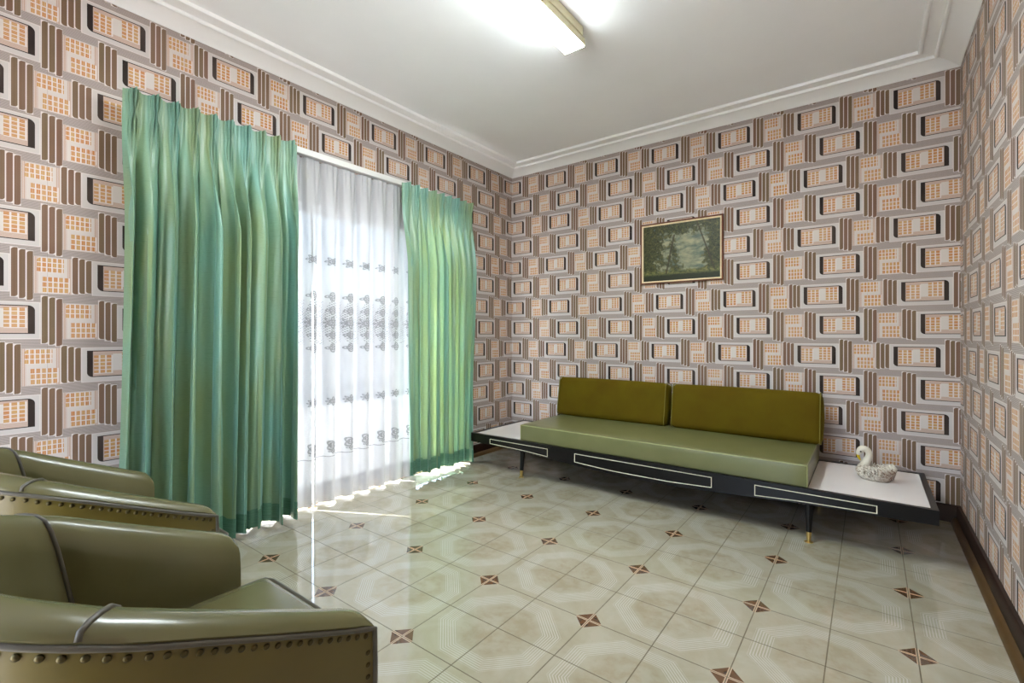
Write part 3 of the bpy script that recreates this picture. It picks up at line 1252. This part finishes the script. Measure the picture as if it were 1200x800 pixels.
# the plumage standing round the rim
rf = random.Random(4)
bm = bmesh.new()
for k in range(26):
    a = -2.2 + 4.4 * k / 25
    zc = 0.060 + 0.016 * max(0, math.cos(a)) ** 2
    p0 = Vector((0.086 * math.cos(a) + 0.004, 0.057 * math.sin(a), zc - 0.026))
    p1 = Vector((0.093 * math.cos(a) + 0.004, 0.061 * math.sin(a), zc))
    p2 = Vector((0.076 * math.cos(a - 0.08) + 0.004, 0.050 * math.sin(a - 0.08), zc + 0.026))
    tube(bm, [p0, p0.lerp(p1, 0.6), p1, p2], [0.003, 0.0062, 0.0062, 0.0022], 6)
pl = obj('plumage', bm, M['swan'], sw, 180)


# ------------------------------------------------------------------ tub armchairs
def make_chair(label, loc):
    """origin on the floor under the front of the arms; the chair faces +y"""
    ch = thing('armchair', label, 'armchair', loc, 'tub armchairs')
    A_, L_, D_, HALF = 0.284, 0.300, 0.540, 0.032
    # centre line of the wall of the tub: right front -> back -> left front
    raw = [(A_, -L_ * i / 30) for i in range(30)]
    for i in range(0, 61):
        t = PI * i / 60
        c, s = math.cos(t), math.sin(t)
        e = 2 / 2.3
        raw.append((A_ * math.copysign(abs(c) ** e, c), -L_ - (D_ - L_) * abs(s) ** e))
    raw += [(-A_, -L_ * (29 - i) / 30) for i in range(30)]
    pts = [Vector(p) for p in raw]
    acc = [0.0]
    for a, b_ in zip(pts, pts[1:]):
        acc.append(acc[-1] + (b_ - a).length)
    TOT = acc[-1]

    def at(s):
        s = max(0.0, min(TOT, s))
        lo, hi = 0, len(acc) - 1
        while hi - lo > 1:
            mid = (lo + hi) // 2
            if acc[mid] <= s:
                lo = mid
            else:
                hi = mid
        k = (s - acc[lo]) / max(1e-9, acc[hi] - acc[lo])
        p = pts[lo].lerp(pts[hi], k)
        a = pts[max(0, lo - 1)]
        b_ = pts[min(len(pts) - 1, hi + 1)]
        d = (b_ - a).normalized()
        return p, Vector((-d.y, d.x)) * -1.0          # outward normal

    def zt(y):
        f = -y
        if f < 0.40:
            return 0.574 + 0.172 * (f / 0.40) ** 1.05
        return 0.746 + 0.055 * min(1, (f - 0.40) / 0.14)

    def point(s, n, z, tilt=0.0):
        p, nr = at(s)
        # outer face leans out a little towards the top
        return Vector((p.x + nr.x * n, p.y + nr.y * n, z))

    NS = 96
    ss = [TOT * i / NS for i in range(NS + 1)]
    p0, n0 = at(TOT * 0.1)
    sign = 1.0 if n0.x > 0 else -1.0

    # outer shell with closed front ends
    rows = []
    for s in ss:
        p, nr = at(s)
        z1 = zt(p.y)
        pr = [(HALF - 0.006, 0.125), (HALF, 0.30), (HALF, z1 - 0.022), (HALF - 0.006, z1 - 0.016), (-HALF + 0.010, z1 - 0.024), (-HALF + 0.010, 0.125)]
        rows.append([(p.x + sign * nr.x * n, p.y + sign * nr.y * n, z) for n, z in pr])
    bm = bmesh.new()
    V = grid(bm, rows, closed_u=True)
    bm.faces.new(V[0][::-1])
    bm.faces.new(V[-1])
    shell = obj('outer_shell', bm, M['vinyl_out'], ch, 40)

    # padded lining: two arms and the back, parted by piped seams that slope forward
    SEAM = 0.405
    sh = 0.22

    def lining(sa, sb, wa, wb, steps, cap=None):
        rows = []
        for i in range(steps + 1):
            k = i / steps
            s0 = sa + (sb - sa) * k
            w_ = wa * (1 - k) + wb * k
            p, nr = at(s0)
            z1 = zt(p.y)
            edge = min(k, 1 - k) * (sb - sa)
            puff = 0.006 * min(1, edge / 0.05)
            soft = 0.0
            fe = 1.0
            if cap == 'a':
                fe = min(1, (k * (sb - sa)) / 0.035)
            elif cap == 'b':
                fe = min(1, ((1 - k) * (sb - sa)) / 0.035)
            fe = math.sqrt(max(0, 1 - (1 - fe) ** 2))
            drop = 0.014 * (1 - fe)
            zb = z1 - 0.080
            pr = [(HALF + 0.002, z1 - 0.022), (HALF + 0.003 + puff * 0.3, z1 - 0.015), (HALF - 0.002, z1 - 0.006), (HALF - 0.012, z1 - 0.001 + puff * 0.3),
                  (HALF - 0.028, z1 + puff * 0.5), (HALF - 0.046, z1 - 0.003 + puff * 0.5), (-HALF + 0.004, z1 - 0.014 + puff * 0.3),
                  (-HALF - 0.004 - puff * 0.8, z1 - 0.036), (-HALF - 0.008 - puff * 1.3, zb), (-HALF - 0.009 - puff * 1.6, zb + (0.33 - zb) * 0.33),
                  (-HALF - 0.006 - puff * 1.2, zb + (0.33 - zb) * 0.66), (-HALF, 0.33)]
            row = []
            for j, (n, z) in enumerate(pr):
                zz = z - drop * (0.0, 0.4, 0.9, 1, 1, 1, 1, 0.4, 0, 0, 0, 0)[j]
                s1 = s0 + w_ * (sh * max(0.0, z1 - z - 0.02) * (n < 0) + 0.50 * max(0.0, HALF - n))
                q, nq = at(s1)
                row.append((q.x + sign * nq.x * n, q.y + sign * nq.y * n, zz))
            rows.append(row)
        return rows

    padA = lining(0.0, SEAM, 0.0, -1.0, 26, 'a')
    padB = lining(SEAM, TOT - SEAM, -1.0, 1.0, 44)
    padC = lining(TOT - SEAM, TOT, 1.0, 0.0, 26, 'b')
    for nm, rws, ends in (('arm_pad', padA, 0), ('back_pad', padB, None), ('arm_pad', padC, -1)):
        bm = bmesh.new()
        V = grid(bm, rws)
        if ends is not None:
            bm.faces.new(V[ends] if ends == -1 else V[0][::-1])
        obj(nm, bm, M['vinyl'], ch, 50)
    for rws in (padA[-1], padC[0]):
        bm = bmesh.new()
        tube(bm, rws[1:], 0.0042, 8)
        obj('seam_piping', bm, M['pipe_dark'], ch, 180)

    # piping round the outer top edge and down the arm fronts
    def rim(s, n, dz):
        p, nr = at(s)
        return Vector((p.x + sign * nr.x * n, p.y + sign * nr.y * n, zt(p.y) + dz))
    bm = bmesh.new()
    line = [rim(s, HALF + 0.003, -0.023) for s in [TOT * i / 90 for i in range(91)]]
    down_a = [Vector((line[0].x - 0.002, line[0].y + 0.002, z)) for z in (0.14, 0.30, 0.50)]
    down_b = [Vector((line[-1].x + 0.002, line[-1].y + 0.002, z)) for z in (0.50, 0.30, 0.14)]
    tube(bm, down_a + line + down_b, 0.0048, 8)
    obj('edge_piping', bm, M['pipe_dark'], ch, 180)
    # decorative nails: one row under the rim, one down each arm front
    bm = bmesh.new()
    lathe(bm, [(0.0052, 0.0), (0.0049, 0.0014), (0.0031, 0.0026), (0.0010, 0.0031)], 10, cap=True)
    first = obj('nail_head', bm, M['nail'], ch, 180)
    places = []
    s = 0.018
    while s < TOT - 0.012:
        p, nr = at(s)
        nv = Vector((sign * nr.x, sign * nr.y, 0))
        places.append((Vector((p.x, p.y, zt(p.y) - 0.037)) + nv * (HALF + 0.0003), nv))
        s += 0.0182
    for xx in (1, -1):
        p, nr = at(0 if xx == 1 else TOT)
        nv = Vector((sign * nr.x, sign * nr.y, 0))
        for k in range(17):
            z = 0.150 + 0.0225 * k
            if z < zt(0) - 0.055:
                n_ = HALF if z > 0.3 else HALF - 0.006 * (0.3 - z) / 0.175
                places.append((Vector((p.x, p.y - 0.013, z)) + nv * n_, nv))
    for k, (p, nv) in enumerate(places):
        e = nv.to_track_quat('Z', 'Y').to_euler()
        if k == 0:
            first.location, first.rotation_euler = p, e
        else:
            share(first, 'nail_head', ch, p, e)

    # seat
    bm = bmesh.new()
    cushion(bm, 0.500, 0.500, 0.130, 0.030, (0, 0.0, 0.016), (12, 12, 3), Matrix.Translation((0, -0.176, 0.390)))
    se = obj('seat', bm, M['vinyl'], ch, 60)
    bm = bmesh.new()
    hx, y0, y1, zc = 0.243, -0.40, 0.070, 0.445
    loop = [(-hx, y0, zc), (-hx, y1 - 0.03, zc), (-hx + 0.006, y1 - 0.010, zc), (-hx + 0.03, y1, zc), (hx - 0.03, y1, zc), (hx - 0.006, y1 - 0.010, zc), (hx, y1 - 0.03, zc), (hx, y0, zc)]
    tube(bm, loop, 0.005, 8)
    obj('piping', bm, M['pipe_dark'], se, 180)
    box('front_rail', M['vinyl_out'], (-0.246, 0.246, -0.02, 0.055, 0.130, 0.330), ch, 0.012, 3)
    box('underside', M['wood_leg'], (-0.25, 0.25, -0.44, 0.0, 0.118, 0.140), ch)
    for lx, ly in ((0.24, -0.03), (-0.24, -0.03), (0.17, -0.46), (-0.17, -0.46)):
        bm = bmesh.new()
        lathe(bm, [(0.013, 0.0), (0.015, 0.006), (0.024, 0.130)], 16, (lx, ly, 0))
        obj('leg', bm, M['wood_leg'], ch, 50)
    return ch


def copy_thing(src, label, loc):
    r = src.copy()
    COL.objects.link(r)
    r.location = loc
    r['label'] = label
    for c in list(src.children):
        d = c.copy()
        COL.objects.link(d)
        d.parent = r
        for gch in list(c.children):
            e = gch.copy()
            COL.objects.link(e)
            e.parent = d
    return r


chair = make_chair('olive vinyl tub armchair with brass nails, nearest, its piped seat showing', (1.815, -3.250, 0))
copy_thing(chair, 'olive vinyl tub armchair with brass nails, behind the nearest one by the green curtain', (0.968, -3.198, 0))
